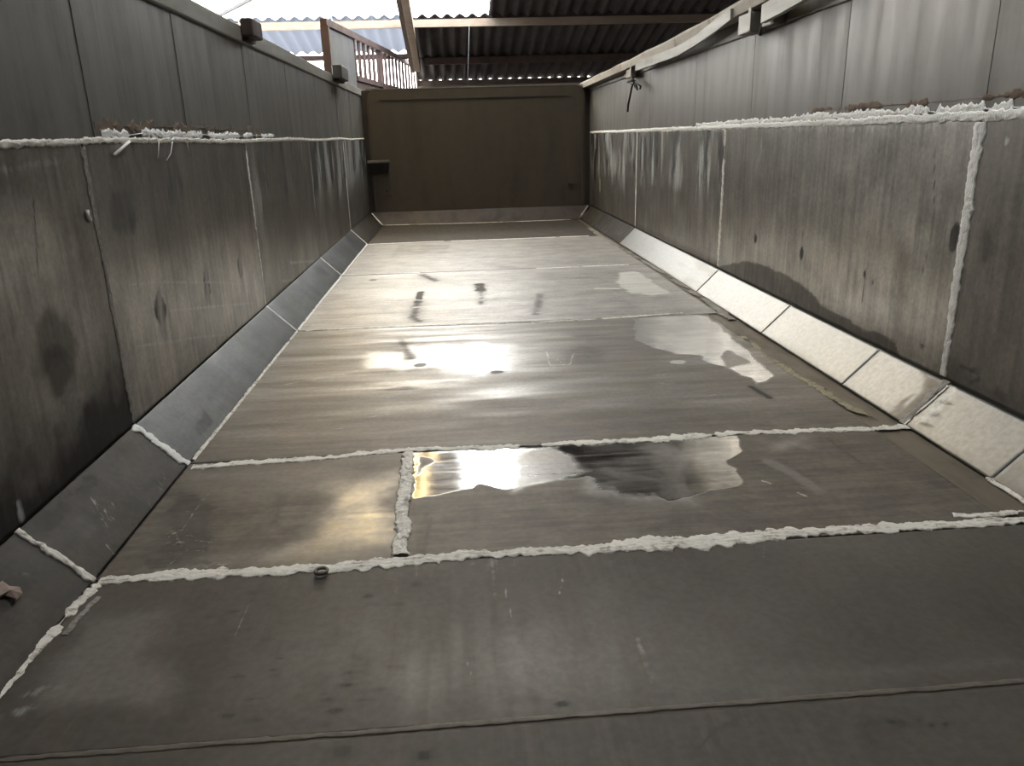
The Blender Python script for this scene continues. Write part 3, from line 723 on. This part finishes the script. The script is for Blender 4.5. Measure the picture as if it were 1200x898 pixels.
bead('sealant_bead', F3([(1158, 560), (1180, 574), (1200, 587), (1225, 603)]), (-.4, 0, 1), .020, .007, M_seal, 'fresh white sealant at the near right floor edge', rag=.4, seed=26, ds=.004)
bead('sealant_bead', F3([(1116, 603), (1135, 605), (1160, 604), (1200, 600)]), UPN, .022, .004, M_seal, 'flat white sealant dab in front of the near right corner', rag=.8, gap=.1, seed=27, ds=.004)
bead('sealant_bead', F3([(690, 266), (705, 277), (730, 292), (775, 318), (800, 334), (830, 353), (858, 375)]), UPN, .045, .004, M_sealg, 'grey smeared sealant along the far right edge of the floor plates', rag=.9, gap=.22, seed=28, ds=.012, na=8)
bead('sealant_bead', F3([(868, 392), (900, 418), (935, 440), (965, 458), (998, 478), (1030, 492)]), UPN, lambda t: .034 - .02 * abs(t - .5), .003, M_sealy, 'yellowed sealant streak along the right edge of the large floor plate', rag=1.0, gap=.3, seed=29, ds=.007, na=8)
# joints on the sloping corner plates
def cpl(y0, w, h, mat, label, seed, gap=0, rag=.9, lean=0.):
    a = V([XL, y0 - lean, CZ]); c = V([XFL, y0, 0])
    nn = V([n45, 0, n45]); bead('sealant_bead', [a + nn * .0004, (a + c) / 2 + nn * .0004, c + nn * .0004], nn, w, h, mat, label, group='white joints between left corner plates', rag=rag, gap=gap, seed=seed, ds=.003, na=9)
cpl(1.514, .020, .008, M_seal, 'lumpy white joint on the left corner plates, nearest the camera', 31)
cpl(2.135, .032, .008, M_sealw, 'thick bright white joint on the left corner plates, second from the camera', 32, rag=1.2)
cpl(3.785, .020, .005, M_sealw, 'thin white joint on the left corner plates, third from the camera', 33, rag=.3)
cpl(5.40, .024, .005, M_sealw, 'thin white joint on the left corner plates beyond the speckled plate', 34, rag=.3)
cpl(7.066, .026, .005, M_sealw, 'thin white joint on the left corner plates beyond the bluish plate', 35, rag=.3)
nn = V([-n45, 0, n45])
bead('sealant_bead', [V([XFR, 2.166, 0]) + nn * .0004, V([XR, 2.176, CZ]) + nn * .0004], nn, .034, .006, M_sealg, 'grey smeared joint across the bright right corner plates', rag=.6, seed=36, ds=.003)
bead('sealant_bead', [V([XFR, 2.150, 0]) + nn * .001, V([XR - .01, 2.150, CZ - .01]) + nn * .001], nn, .010, .004, M_seal, 'narrow white bead beside the grey joint on the right corner plates', rag=.7, gap=.2, seed=37, ds=.003)
# front corners
bead('sealant_bead', [V([XFL, YF - .004, .004]), V([XL + .02, YB - .02, CZ - .01])], (.6, -.5, .6), .02, .004, M_seal, 'short slanting white joint in the far left floor corner', rag=.5, seed=38, ds=.006)
bead('sealant_bead', [V([XFR, YF - .004, .004]), V([XR - .02, YB - .02, CZ - .005])], (-.6, -.5, .6), .03, .005, M_sealg, 'short slanting grey joint in the far right floor corner', rag=.8, gap=.1, seed=39, ds=.006)
# horizontal seams along the walls
bead('sealant_bead', [V([XL + .0002, y, .906 + .004 * math.sin(y * 3)]) for y in np.linspace(1.2, 8.74, 30)], (1, 0, 0), lambda t: .017 - .001 * t, .006, M_seal, 'long white sealant line along the top of the left liner sheets', rag=.7, seed=41, ds=.008)
bead('sealant_bead', [V([XL - .0055, y, .926]) for y in np.linspace(2.28, 4.4, 12)], (1, 0, 0), lambda t: .030 * (1 - t * .4), .006, M_sealw, 'ragged white crust above the left sealant line', rag=1.0, gap=.22, seed=42, ds=.004)
bead('sealant_bead', [V([XL - .0055, y, .950]) for y in np.linspace(2.25, 4.1, 12)], (1, 0, 0), .035, .003, M_rust, 'brown rusty crust above the white crust on the left wall', rag=1.0, gap=.5, seed=43, ds=.004)
bead('sealant_bead', [V([XR - .0002, y, .908]) for y in np.linspace(1.2, 8.74, 30)], (-1, 0, 0), lambda t: .028 - .008 * t, .006, M_sealw, 'long white sealant line along the top of the right liner sheets', rag=.6, seed=44, ds=.008)
bead('sealant_bead', [V([XR + .0055, y, .927]) for y in np.linspace(1.2, 4.9, 20)], (-1, 0, 0), lambda t: .044 * (1 - .55 * t), .007, M_sealw, 'thick ragged white smear above the right sealant line', rag=1.0, gap=.08, seed=45, ds=.004, na=10)
bead('sealant_bead', [V([XR + .0055, y, .958]) for y in np.linspace(1.8, 3.3, 12)], (-1, 0, 0), .022, .003, M_rust, 'rusty crust above the thick smear on the right wall', rag=1.0, gap=.5, seed=46, ds=.004)
# vertical wall joints
GVL, GVR = 'vertical joints between left liner sheets', 'vertical joints between right liner sheets'
def vl(y, w, mat, label, seed, gap=0., rag=.5, z1=.893, h=.004):
    bead('sealant_bead', [V([XL + .0003, y, z]) for z in (CZ + .01, .5, z1)], (1, 0, 0), w, h, mat, label, group=GVL, rag=rag, gap=gap, seed=seed, ds=.004)
vl(2.145, .026, M_sealg, 'grey vertical joint on the left wall, nearest the camera', 51, rag=.7)
vl(3.78, .022, M_seal, 'white vertical joint on the left wall, right of the two dark blots', 52, gap=.1, rag=.7)
vl(5.40, .020, M_sealg, 'grey vertical joint on the left wall, third from the camera', 53, gap=.2)
vl(7.066, .026, M_sealw, 'pale vertical joint on the left wall, closest to the bulkhead', 54, gap=.1)
def vr(y, w, mat, label, seed, gap=0., rag=.5, h=.004, z1=.893):
    bead('sealant_bead', [V([XR - .0003, y, z]) for z in (CZ + .01, .5, z1)], (-1, 0, 0), w, h, mat, label, group=GVR, rag=rag, gap=gap, seed=seed, ds=.004)
vr(2.197, lambda t: .030 + .028 * t, M_sealw, 'broad white vertical joint on the right wall, nearest the camera', 55, rag=.35, h=.006)
vr(4.35, .036, M_seal, 'thin white vertical joint on the right wall, left of the mud mound', 56, gap=.1, rag=.6)
vr(6.485, .022, M_sealw, 'narrow white vertical joint on the right wall, closest to the bulkhead', 57, rag=.3)
# loose strands of sealant hanging below the left line
for px, lb in (([(149, 166), (140, 174), (131, 182)], 'thick white sealant strand hanging slanted below the left line'),
               ([(184, 166), (183.5, 176), (183, 186)], 'faint straight sealant strand below the left line, beside the thick slanted one'),
               ([(200, 166), (198, 180), (193, 188)], 'curved pale sealant strand below the left line'),
               ([(217, 166), (219, 176), (221, 183)], 'short white sealant strand below the left line, farthest of the four')):
    pts = [p + V([.006, 0, 0]) for p in L3(px)]
    tag(MB().tube(pts, (lambda i: .0045) if lb.startswith('thick') else (lambda i: .0016), 6).build('sealant_strand', M_sealw, None, True), lb, 'sealant strand', 'sealant strands hanging on the left wall')
tag(MB().tube([p + V([.004, 0, 0]) for p in L3([(100, 246), (101, 254), (104, 259)])], .005, 6).build('sealant_blob', M_sealw, None, True), 'white sealant drop beside the nearest left wall joint', 'sealant drop')
q = floorpl(377, 674)
ring = MB(); n1, n2 = 20, 8; vs = []; fs = []
for i in range(n1):
    for j in range(n2):
        t, u = 2 * math.pi * i / n1, 2 * math.pi * j / n2
        vs.append((q[0] + (.0125 + .004 * math.cos(u)) * math.cos(t), q[1] + (.0125 + .004 * math.cos(u)) * math.sin(t), .010 + .004 * math.sin(u)))
        fs.append((i * n2 + j, ((i + 1) % n1) * n2 + j, ((i + 1) % n1) * n2 + (j + 1) % n2, i * n2 + (j + 1) % n2))
tag(ring.add(vs, fs).build('ring', M_weld, None, True), 'small metal ring stuck in the thickest floor seam', 'ring')
# rusty flake on the near left corner plate
base = [(-14, 694), (-2, 686), (10, 688), (19, 693), (23, 700), (17, 706), (14, 708), (4, 700), (-8, 704)]
nl = V([n45, 0, n45]); top = []
for k, (x, y) in enumerate(base):
    a_, b_ = leftcp(x, y); P = V([XL, a_, CZ]) + dl * b_; top.append(P + nl * (.008 + .006 * math.sin(k * 2.3)))
c0 = sum(top) / len(top) + nl * .006; nT = len(top)
vs = top + [c0] + [p - nl * .003 for p in top] + [c0 - nl * .003]
fs = [(i, (i + 1) % nT, nT) for i in range(nT)] + [((i + 1) % nT + nT + 1, i + nT + 1, 2 * nT + 1) for i in range(nT)] + [(i, i + nT + 1, (i + 1) % nT + nT + 1, (i + 1) % nT) for i in range(nT)]
tag(link('flake', vs, fs, M_flake), 'curled rusty flake lying on the near left corner plate', 'debris')

# ================================================================== RAILS AND FITTINGS ON THE WALL TOPS
def stub(name, px, x0, x1, label):
    (a0, z0), (a1, z1) = px
    e = empty(name, (x1, (a0 + a1) / 2, z0), label, 'bracket', 'rail brackets on the left wall top')
    MB().box((x0, a0, z0), (x1, a1, z1)).build('block', M_wdark if 'nearer' in label else M_rib, e, bevel=.008)
    MB().box((x0, a0 + .02, z0 - .018), (x1 - .03, a1 - .03, z0 - .0005)).build('plate', M_blk, e)
    return e
stub('rail_bracket', ((3.93, 1.362), (4.12, 1.44)), XL + .006, XL + .062, 'dark block bracket on the left wall top, nearer of the two')
stub('rail_bracket', ((6.75, 1.375), (7.15, 1.478)), XL + .006, XL + .085, 'grey block bracket on the left wall top, near the bulkhead')

xr = 1.44
def rp(x, y, X=xr): return on(x, y, 0, X)
# long weathered rail lying on the right wall top
rl = MB()
ys = np.linspace(9.05, 2.6, 26)
tz = lambda y: float(np.interp(y, [3.4, 4.1, 5.1, 6.5, 9.05], [1.505, 1.487, 1.463, 1.448, 1.428]))
pts = [V([1.447, y, tz(y) - .066]) for y in ys]
rl.sweep(pts, lambda i: [(-.036, 0), (.034, 0), (.036, .05), (.028, .064 + .003 * math.sin(i * 1.7)), (-.026, .066 + .003 * math.sin(i * 2.9)), (-.037, .052 + .005 * math.sin(i * 1.1))])
tag(rl.build('top_rail', M_rail, bevel=.003), 'weathered rust-stained rail lying along the right wall top', 'rail')
def slatbar(px, X, th, name, mat, label, group=None):
    vs = []; fs = []
    for (xa, ya), (xb, yb) in px:
        P, Q = rp(xa, ya, X), rp(xb, yb, X); Q[1] = P[1] = (P[1] + Q[1]) / 2
        vs += [P, Q, Q + V([th, 0, 0]), P + V([th, 0, 0])]
    for i in range(len(px) - 1):
        for j in range(4): fs.append((i * 4 + j, i * 4 + (j + 1) % 4, i * 4 + 4 + (j + 1) % 4, i * 4 + 4 + j))
    e = len(px) - 1
    fs += [(3, 2, 1, 0), (e * 4, e * 4 + 1, e * 4 + 2, e * 4 + 3)]
    o = link(name, vs, fs, mat); tag(o, label, 'rail', group); return o
GB = 'bars hung on the right wall top'
slatbar([((745, 83), (744, 73)), ((770, 74), (769, 64)), ((795, 65), (793, 54)), ((815, 53), (814, 42)), ((840, 36), (838, 22)), ((858, 22), (854, 11))], 1.398, .0125, 'side_bar', M_bar, 'bent pale grey bar along the right wall top, between the two brackets', GB)
slatbar([((892, 27), (892, 6)), ((915, 15), (915, -8)), ((950, -5), (950, -30))], 1.386, .0245, 'side_bar', M_bar, 'pale grey bar at the top edge right of the curled bracket', GB)
GBR = 'brackets holding the right rail'
def rbr(y0, y1, z0, z1, x0, label, mat):
    e = empty('rail_bracket', (1.45, (y0 + y1) / 2, z0), label, 'bracket', GBR)
    MB().box((x0, y0, z0), (1.483, y1, z1)).build('block', mat, e, bevel=.005)
    MB().box((x0 - .008, y0 - .012, z0 + .004), (x0 - .0005, y0 + .02, z1 + .015)).build('clip', M_bar, e, bevel=.002)
    return e
P0 = rp(738, 88, 1.43); rbr(P0[1] - .10, P0[1] + .10, 1.310, 1.374, 1.42, 'olive block bracket with the black cord tied to it', M_rail)
P1 = rp(874, 38, 1.42); rbr(P1[1] - .10, P1[1] + .07, 1.325, 1.412, 1.405, 'grey curled bracket on the right wall top near the camera', M_bar)
P2 = rp(897, 30, 1.42); rbr(P2[1] - .08, P2[1] + .06, 1.330, 1.40, 1.425, 'small shaded bracket under the nearest pale bar', M_rib)
MBk = MB().tube([(1.46, P1[1] - .17, 1.345), (1.43, P1[1] - .17, 1.335), (1.425, P1[1] - .17, 1.30)], .008)
tag(MBk.build('hook', M_blk, None, True), 'small black hook below the nearest pale bar', 'hook')
# black cord
e = empty('cord', rp(741, 93, 1.425), 'thin black cord knotted on the olive bracket and hanging down the right wall', 'cord')
C_ = lambda px, X=1.425: [rp(x, y, X) for x, y in px]
MB().tube(C_([(741, 88), (742, 93), (742, 96), (740, 104), (738, 114), (736, 123), (735.5, 131)]), .008, 7).build('hanging_end', M_rope, e, True)
MB().tube(C_([(736, 96), (740, 94), (744, 95), (743, 98), (739, 97)], 1.418), .011, 7).build('knot', M_rope, e, True)
MB().tube(C_([(743, 96), (746, 101), (747, 105), (744, 102), (743, 97)], 1.42), .007, 7).build('loop', M_rope, e, True)
MB().tube(C_([(744, 95), (748, 99), (751, 101), (750, 104)], 1.42), .007, 7).build('short_end', M_rope, e, True)

# ================================================================== THE SHED AROUND THE TRUCK
GZ = -1.15
YE, ZE, SL = 14.7, 1.88, .24                 # eave
def zr(y): return ZE + SL * (YE - y)
PITCH = .177; AMP = .024
def corr(mb, x0, x1, y0, y1, lift=0.):
    n = max(2, int((x1 - x0) / PITCH * 8)); xs = np.linspace(x0, x1, n + 1)
    ysn = np.linspace(y0, y1, 3); k0 = []
    vs = []; fs = []
    for lay in (0, -.007):
        for y in ysn:
            for x in xs: vs.append((x, y, zr(y) + lift + lay + AMP * math.cos(2 * math.pi * x / PITCH)))
    W = n + 1; LN = W * 3
    for j in range(2):
        for i in range(n):
            a = j * W + i; fs.append((a, a + 1, a + W + 1, a + W)); fs.append((LN + a + W, LN + a + W + 1, LN + a + 1, LN + a))
    for i in range(n):
        fs.append((LN + i, LN + i + 1, i + 1, i)); a = 2 * W + i; fs.append((a, a + 1, LN + a + 1, LN + a))
    for j in range(2):
        a = j * W; fs.append((a, a + W, LN + a + W, LN + a)); a = j * W + n; fs.append((LN + a, LN + a + W, a + W, a))
    mb.add(vs, fs); return mb
XA, XB = -7.2, 5.4
ce = MB()
corr(ce, .58, XB, 9.55, 12.06, .012)
corr(ce, -.595, XB, 11.95, 13.6, 0); corr(ce, -.58, XB, 13.5, YE, -.012)
corr(ce, XA, -5.2, 9.55, 12.06, .012)
corr(ce, .62, XB, 6.9, 9.65, .024); corr(ce, XA, -1.42, 6.9, 9.65, .024); corr(ce, -.44, -.08, 6.9, 9.65, .024)
corr(ce, XA, XB, 4.2, 7.0, .036); corr(ce, XA, -.30, 1.5, 4.3, .048); corr(ce, 1.20, XB, 1.5, 4.3, .048); corr(ce, -.295, 1.195, 1.5, 2.3, .048); corr(ce, XA, XB, -1.4, 1.6, .06); corr(ce, XA, XB, -4.2, -1.3, .072)
tag(ce.build('ceiling', M_roof, None, True), 'dark corrugated shed roof above the truck', 'ceiling', kind='structure')
GRL = 'clear corrugated rooflights'
for k, (x0, x1) in enumerate(((-.44, .575), (-1.4, -.445), (-2.36, -1.405), (-3.3, -2.365), (-4.25, -3.305), (-5.19, -4.255))):
    lb = ('white glowing rooflight sheet right of the sloping rafter' if k == 0 else
          ('white glowing rooflight sheet just left of the sloping rafter', 'white glowing rooflight sheet above the dark gate post',
           'white glowing rooflight sheet above the nearer left bracket', 'white rooflight sheet crossed by the diagonal brace', 'white rooflight sheet at the far left over the wall top')[k - 1])
    tag(corr(MB(), x0, x1, 9.6, 12.06, .012).build('rooflight_sheet', M_clear, None, True), lb, 'rooflight', GRL)
tag(corr(MB(), -.075, .615, 6.9, 9.65, .024).build('rooflight_sheet', M_clear, None, True), 'clear rooflight sheet in the row above the bright ones, right of the rafter', 'rooflight', GRL)
tag(corr(MB(), -1.415, -.445, 6.9, 9.65, .024).build('rooflight_sheet', M_yell, None, True), 'yellowed rooflight sheet in the row above the bright ones, left of the rafter', 'rooflight', GRL)
GBL = 'pale bluish roof sheets at the left eave'
for x0, x1, lb in ((-1.62, -.60, 'pale bluish corrugated sheet at the eave between gate post and rafter'), (-2.9, -1.625, 'pale bluish corrugated sheet at the eave left of the gate post'), (-4.6, -2.905, 'pale bluish corrugated sheet at the eave hidden partly by the left wall')):
    tag(corr(MB(), x0, x1, 11.95, 13.26, 0).build('eave_sheet', M_blue, None, True), lb, 'roof sheet', GBL)
def purlin(y, x0, x1, w, h, drop, mat, label, name='purlin'):
    z1 = zr(y) - AMP - .008 - drop
    return tag(MB().box((x0, y - w / 2, z1 - h), (x1, y + w / 2, z1)).build(name, mat), label, 'roof beam', 'roof purlins')
purlin(12.0, XA, XB, .07, .10, .0, M_wood, 'tan timber purlin crossing under the bright rooflights')
purlin(13.5, -.40, XB, .07, .10, .006, M_wdark, 'dark timber purlin under the dark roof right of the rafter')
purlin(14.6, -.58, XB, .07, .09, .006, M_wdark, 'dark eave purlin with light showing between the corrugations')
purlin(13.3, XA, -.62, .06, .075, .0, M_wpurp, 'brown eave beam under the pale bluish sheets')
purlin(9.6, XA, XB, .07, .10, .0, M_wood, 'timber purlin at the upper end of the bright rooflights')
tag(corr(MB(), -.295, .445, 2.25, 4.3, .048).build('rooflight_sheet', M_clear, None, True), 'clear rooflight sheet high over the near end, left of its pair', 'rooflight', GRL)
tag(corr(MB(), .45, 1.195, 2.25, 4.3, .048).build('rooflight_sheet', M_clear, None, True), 'clear rooflight sheet high over the near end, right of its pair', 'rooflight', GRL)
# rafter
rf = MB().bar((-.52, 4.6, zr(4.6) - .22), (-.52, 13.42, zr(13.42) - .205), .10, .13)
tag(rf.build('rafter', M_wood, bevel=.004), 'light tan sloping rafter ending right of the slatted screen', 'rafter')
MB2 = MB().bar((-.605, 4.6, zr(4.6) - .19), (-.605, 13.5, zr(13.5) - .17), .06, .17)
tag(MB2.build('rafter', M_wdark), 'dark plank fixed along the left side of the tan rafter', 'rafter')
# diagonal brace below the clear sheets
a_, b_ = on(257, 18, 1, 11.2), on(300, -4, 1, 10.9)
tag(MB().bar(a_, b_ + (b_ - a_) * 1.2, .05, .035).build('brace', M_panel), 'thin grey diagonal brace under the rooflights at upper left', 'brace')
# wire hanging from the purlin
w0, w1 = on(550, 27, 1, 11.9), on(548, 104, 1, 11.9)
tag(MB().tube([w0, (w0 + w1) / 2, w1], .004, 6).build('hanging_wire', M_panel, None, True), 'thin pale wire hanging in front of the dark roof', 'wire')
# slatted timber screen beside the shed
YS0 = 9.05
s0 = on(380, 26, 1, YS0); zt = s0[2]
def at_top(x, y): d = ray(x, y); t = (zt - CH) / d[2]; return CAM + t * d
s1 = at_top(498, 83)
dirs = (s1 - s0); dirs[2] = 0; LS = np.linalg.norm(dirs); dirs /= LS
e = empty('slatted_screen', (s0[0], s0[1], GZ), 'dark brown timber screen with pale panel and upright slats outside the shed', 'screen')
S_ = lambda t, z: V([s0[0] + dirs[0] * t, s0[1] + dirs[1] * t, z])
def param(x, y): P = at_top(x, y); return float((P - s0)[:2] @ dirs[:2])
tp = param(414, 42); tm = param(444, 57)
zb = 1.62
MB().bar(S_(-.04, zt), S_(LS, zt), .07, .07).build('top_rail', M_wpurp, e)
MB().bar(S_(tp, zb), S_(LS, zb), .06, .06).build('bottom_rail', M_wpurp, e)
for t, w in ((0, .085), (tm, .085), (LS, .08)):
    MB().bar(S_(t, GZ), S_(t, zt - .036), w, w, up=(0, 1, 0)).build('post', M_wpurp, e)
MB().bar(S_(tp, zb + .03), S_(tp, zt - .036), .04, .06, up=tuple(dirs)).build('stile', M_wpurp, e)
vs = [S_(.05, -.2), S_(tp - .025, -.2), S_(tp - .025, zt - .037), S_(.05, zt - .037)]; nd = V([-dirs[1], dirs[0], 0]) * .012
MB().add([v + nd for v in vs] + [v - nd for v in vs], [(0, 1, 2, 3), (7, 6, 5, 4), (0, 4, 5, 1), (1, 5, 6, 2), (2, 6, 7, 3), (3, 7, 4, 0)]).build('panel', M_panel, e)
vs = [S_(tp - .02, GZ), S_(LS, GZ), S_(LS, zb - .031), S_(tp - .02, zb - .031)]
MB().add([v + nd for v in vs] + [v - nd for v in vs], [(0, 1, 2, 3), (7, 6, 5, 4), (0, 4, 5, 1), (1, 5, 6, 2), (2, 6, 7, 3), (3, 7, 4, 0)]).build('lower_boards', M_wdark, e)
pitch = (tm - tp) / 5.6; ns = int((LS - tp - .1) / pitch)
for k in range(1, ns + 1):
    t = tp + k * pitch
    if abs(t - tm) < .07 or t > LS - .06: continue
    MB().bar(S_(t, zb + .031), S_(t, zt - .036), pitch * .36, .022, up=tuple(V([-dirs[1], dirs[0], 0]))).build('slat', M_wpurp, e)
# shed walls and ground
tag(MB().box((-.60, YE + .02, GZ), (XB, YE + .14, 1.82)).build('shed_wall', M_shed), 'dark shed end wall under the right eave beyond the bulkhead', 'wall', kind='structure')
def shed_side(x0, x1, y0, y1, label):
    vs = [(x, y, z) for x in (x0, x1) for y, z in ((y0, GZ), (y1, GZ), (y1, zr(y1) - .03), (y0, zr(y0) - .03))]
    o = link('shed_wall', vs, [(0, 1, 2, 3), (7, 6, 5, 4), (0, 4, 5, 1), (1, 5, 6, 2), (2, 6, 7, 3), (3, 7, 4, 0)], M_shed)
    tag(o, label, 'wall', kind='structure')
shed_side(XB - .1, XB, -4.2, YE, 'dark shed side wall to the right of the truck')
tag(MB().box((-40, -30, GZ - .1), (40, 45, GZ)).build('ground', M_conc), 'concrete yard ground under and around the truck', 'ground', kind='structure')
tag(MB().box((XA, -4.3, GZ), (XB, -4.2, zr(-4.2))).build('shed_wall', M_shed), 'dark shed wall behind the camera', 'wall', kind='structure')
shed_side(XA, XA + .1, -4.2, 8.9, 'dark shed side wall to the left of the truck')

# ================================================================== LIGHT
w = bpy.data.worlds.new('world'); SC.world = w; w.use_nodes = True
nt = w.node_tree; nt.nodes.clear()
bg = nt.nodes.new('ShaderNodeBackground'); wo = nt.nodes.new('ShaderNodeOutputWorld')
bg.inputs[0].default_value = (1.0, .98, .945, 1); bg.inputs[1].default_value = 9.0
nt.links.new(bg.outputs[0], wo.inputs[0])
# portals over the roof openings: they only tell the renderer where daylight enters
def portal(cx, cy, sx, sy):
    ld = bpy.data.lights.new('daylight_portal', 'AREA'); ld.shape = 'RECTANGLE'; ld.size = sx; ld.size_y = sy
    ld.cycles.is_portal = True
    o = bpy.data.objects.new('daylight_portal', ld); COL.objects.link(o)
    o.location = (cx, cy, zr(cy) + .12); o.rotation_euler = (-math.atan(SL), 0, 0)
portal(-2.3, 10.8, 5.9, 2.6); portal(-.4, 8.25, 2.2, 2.9); portal(.45, 3.3, 1.6, 2.2)

SC.view_settings.view_transform = 'Standard'
SC.view_settings.look = 'None'
SC.view_settings.gamma = 1.0
SC.view_settings.use_curve_mapping = False
SC.view_settings.exposure = .92
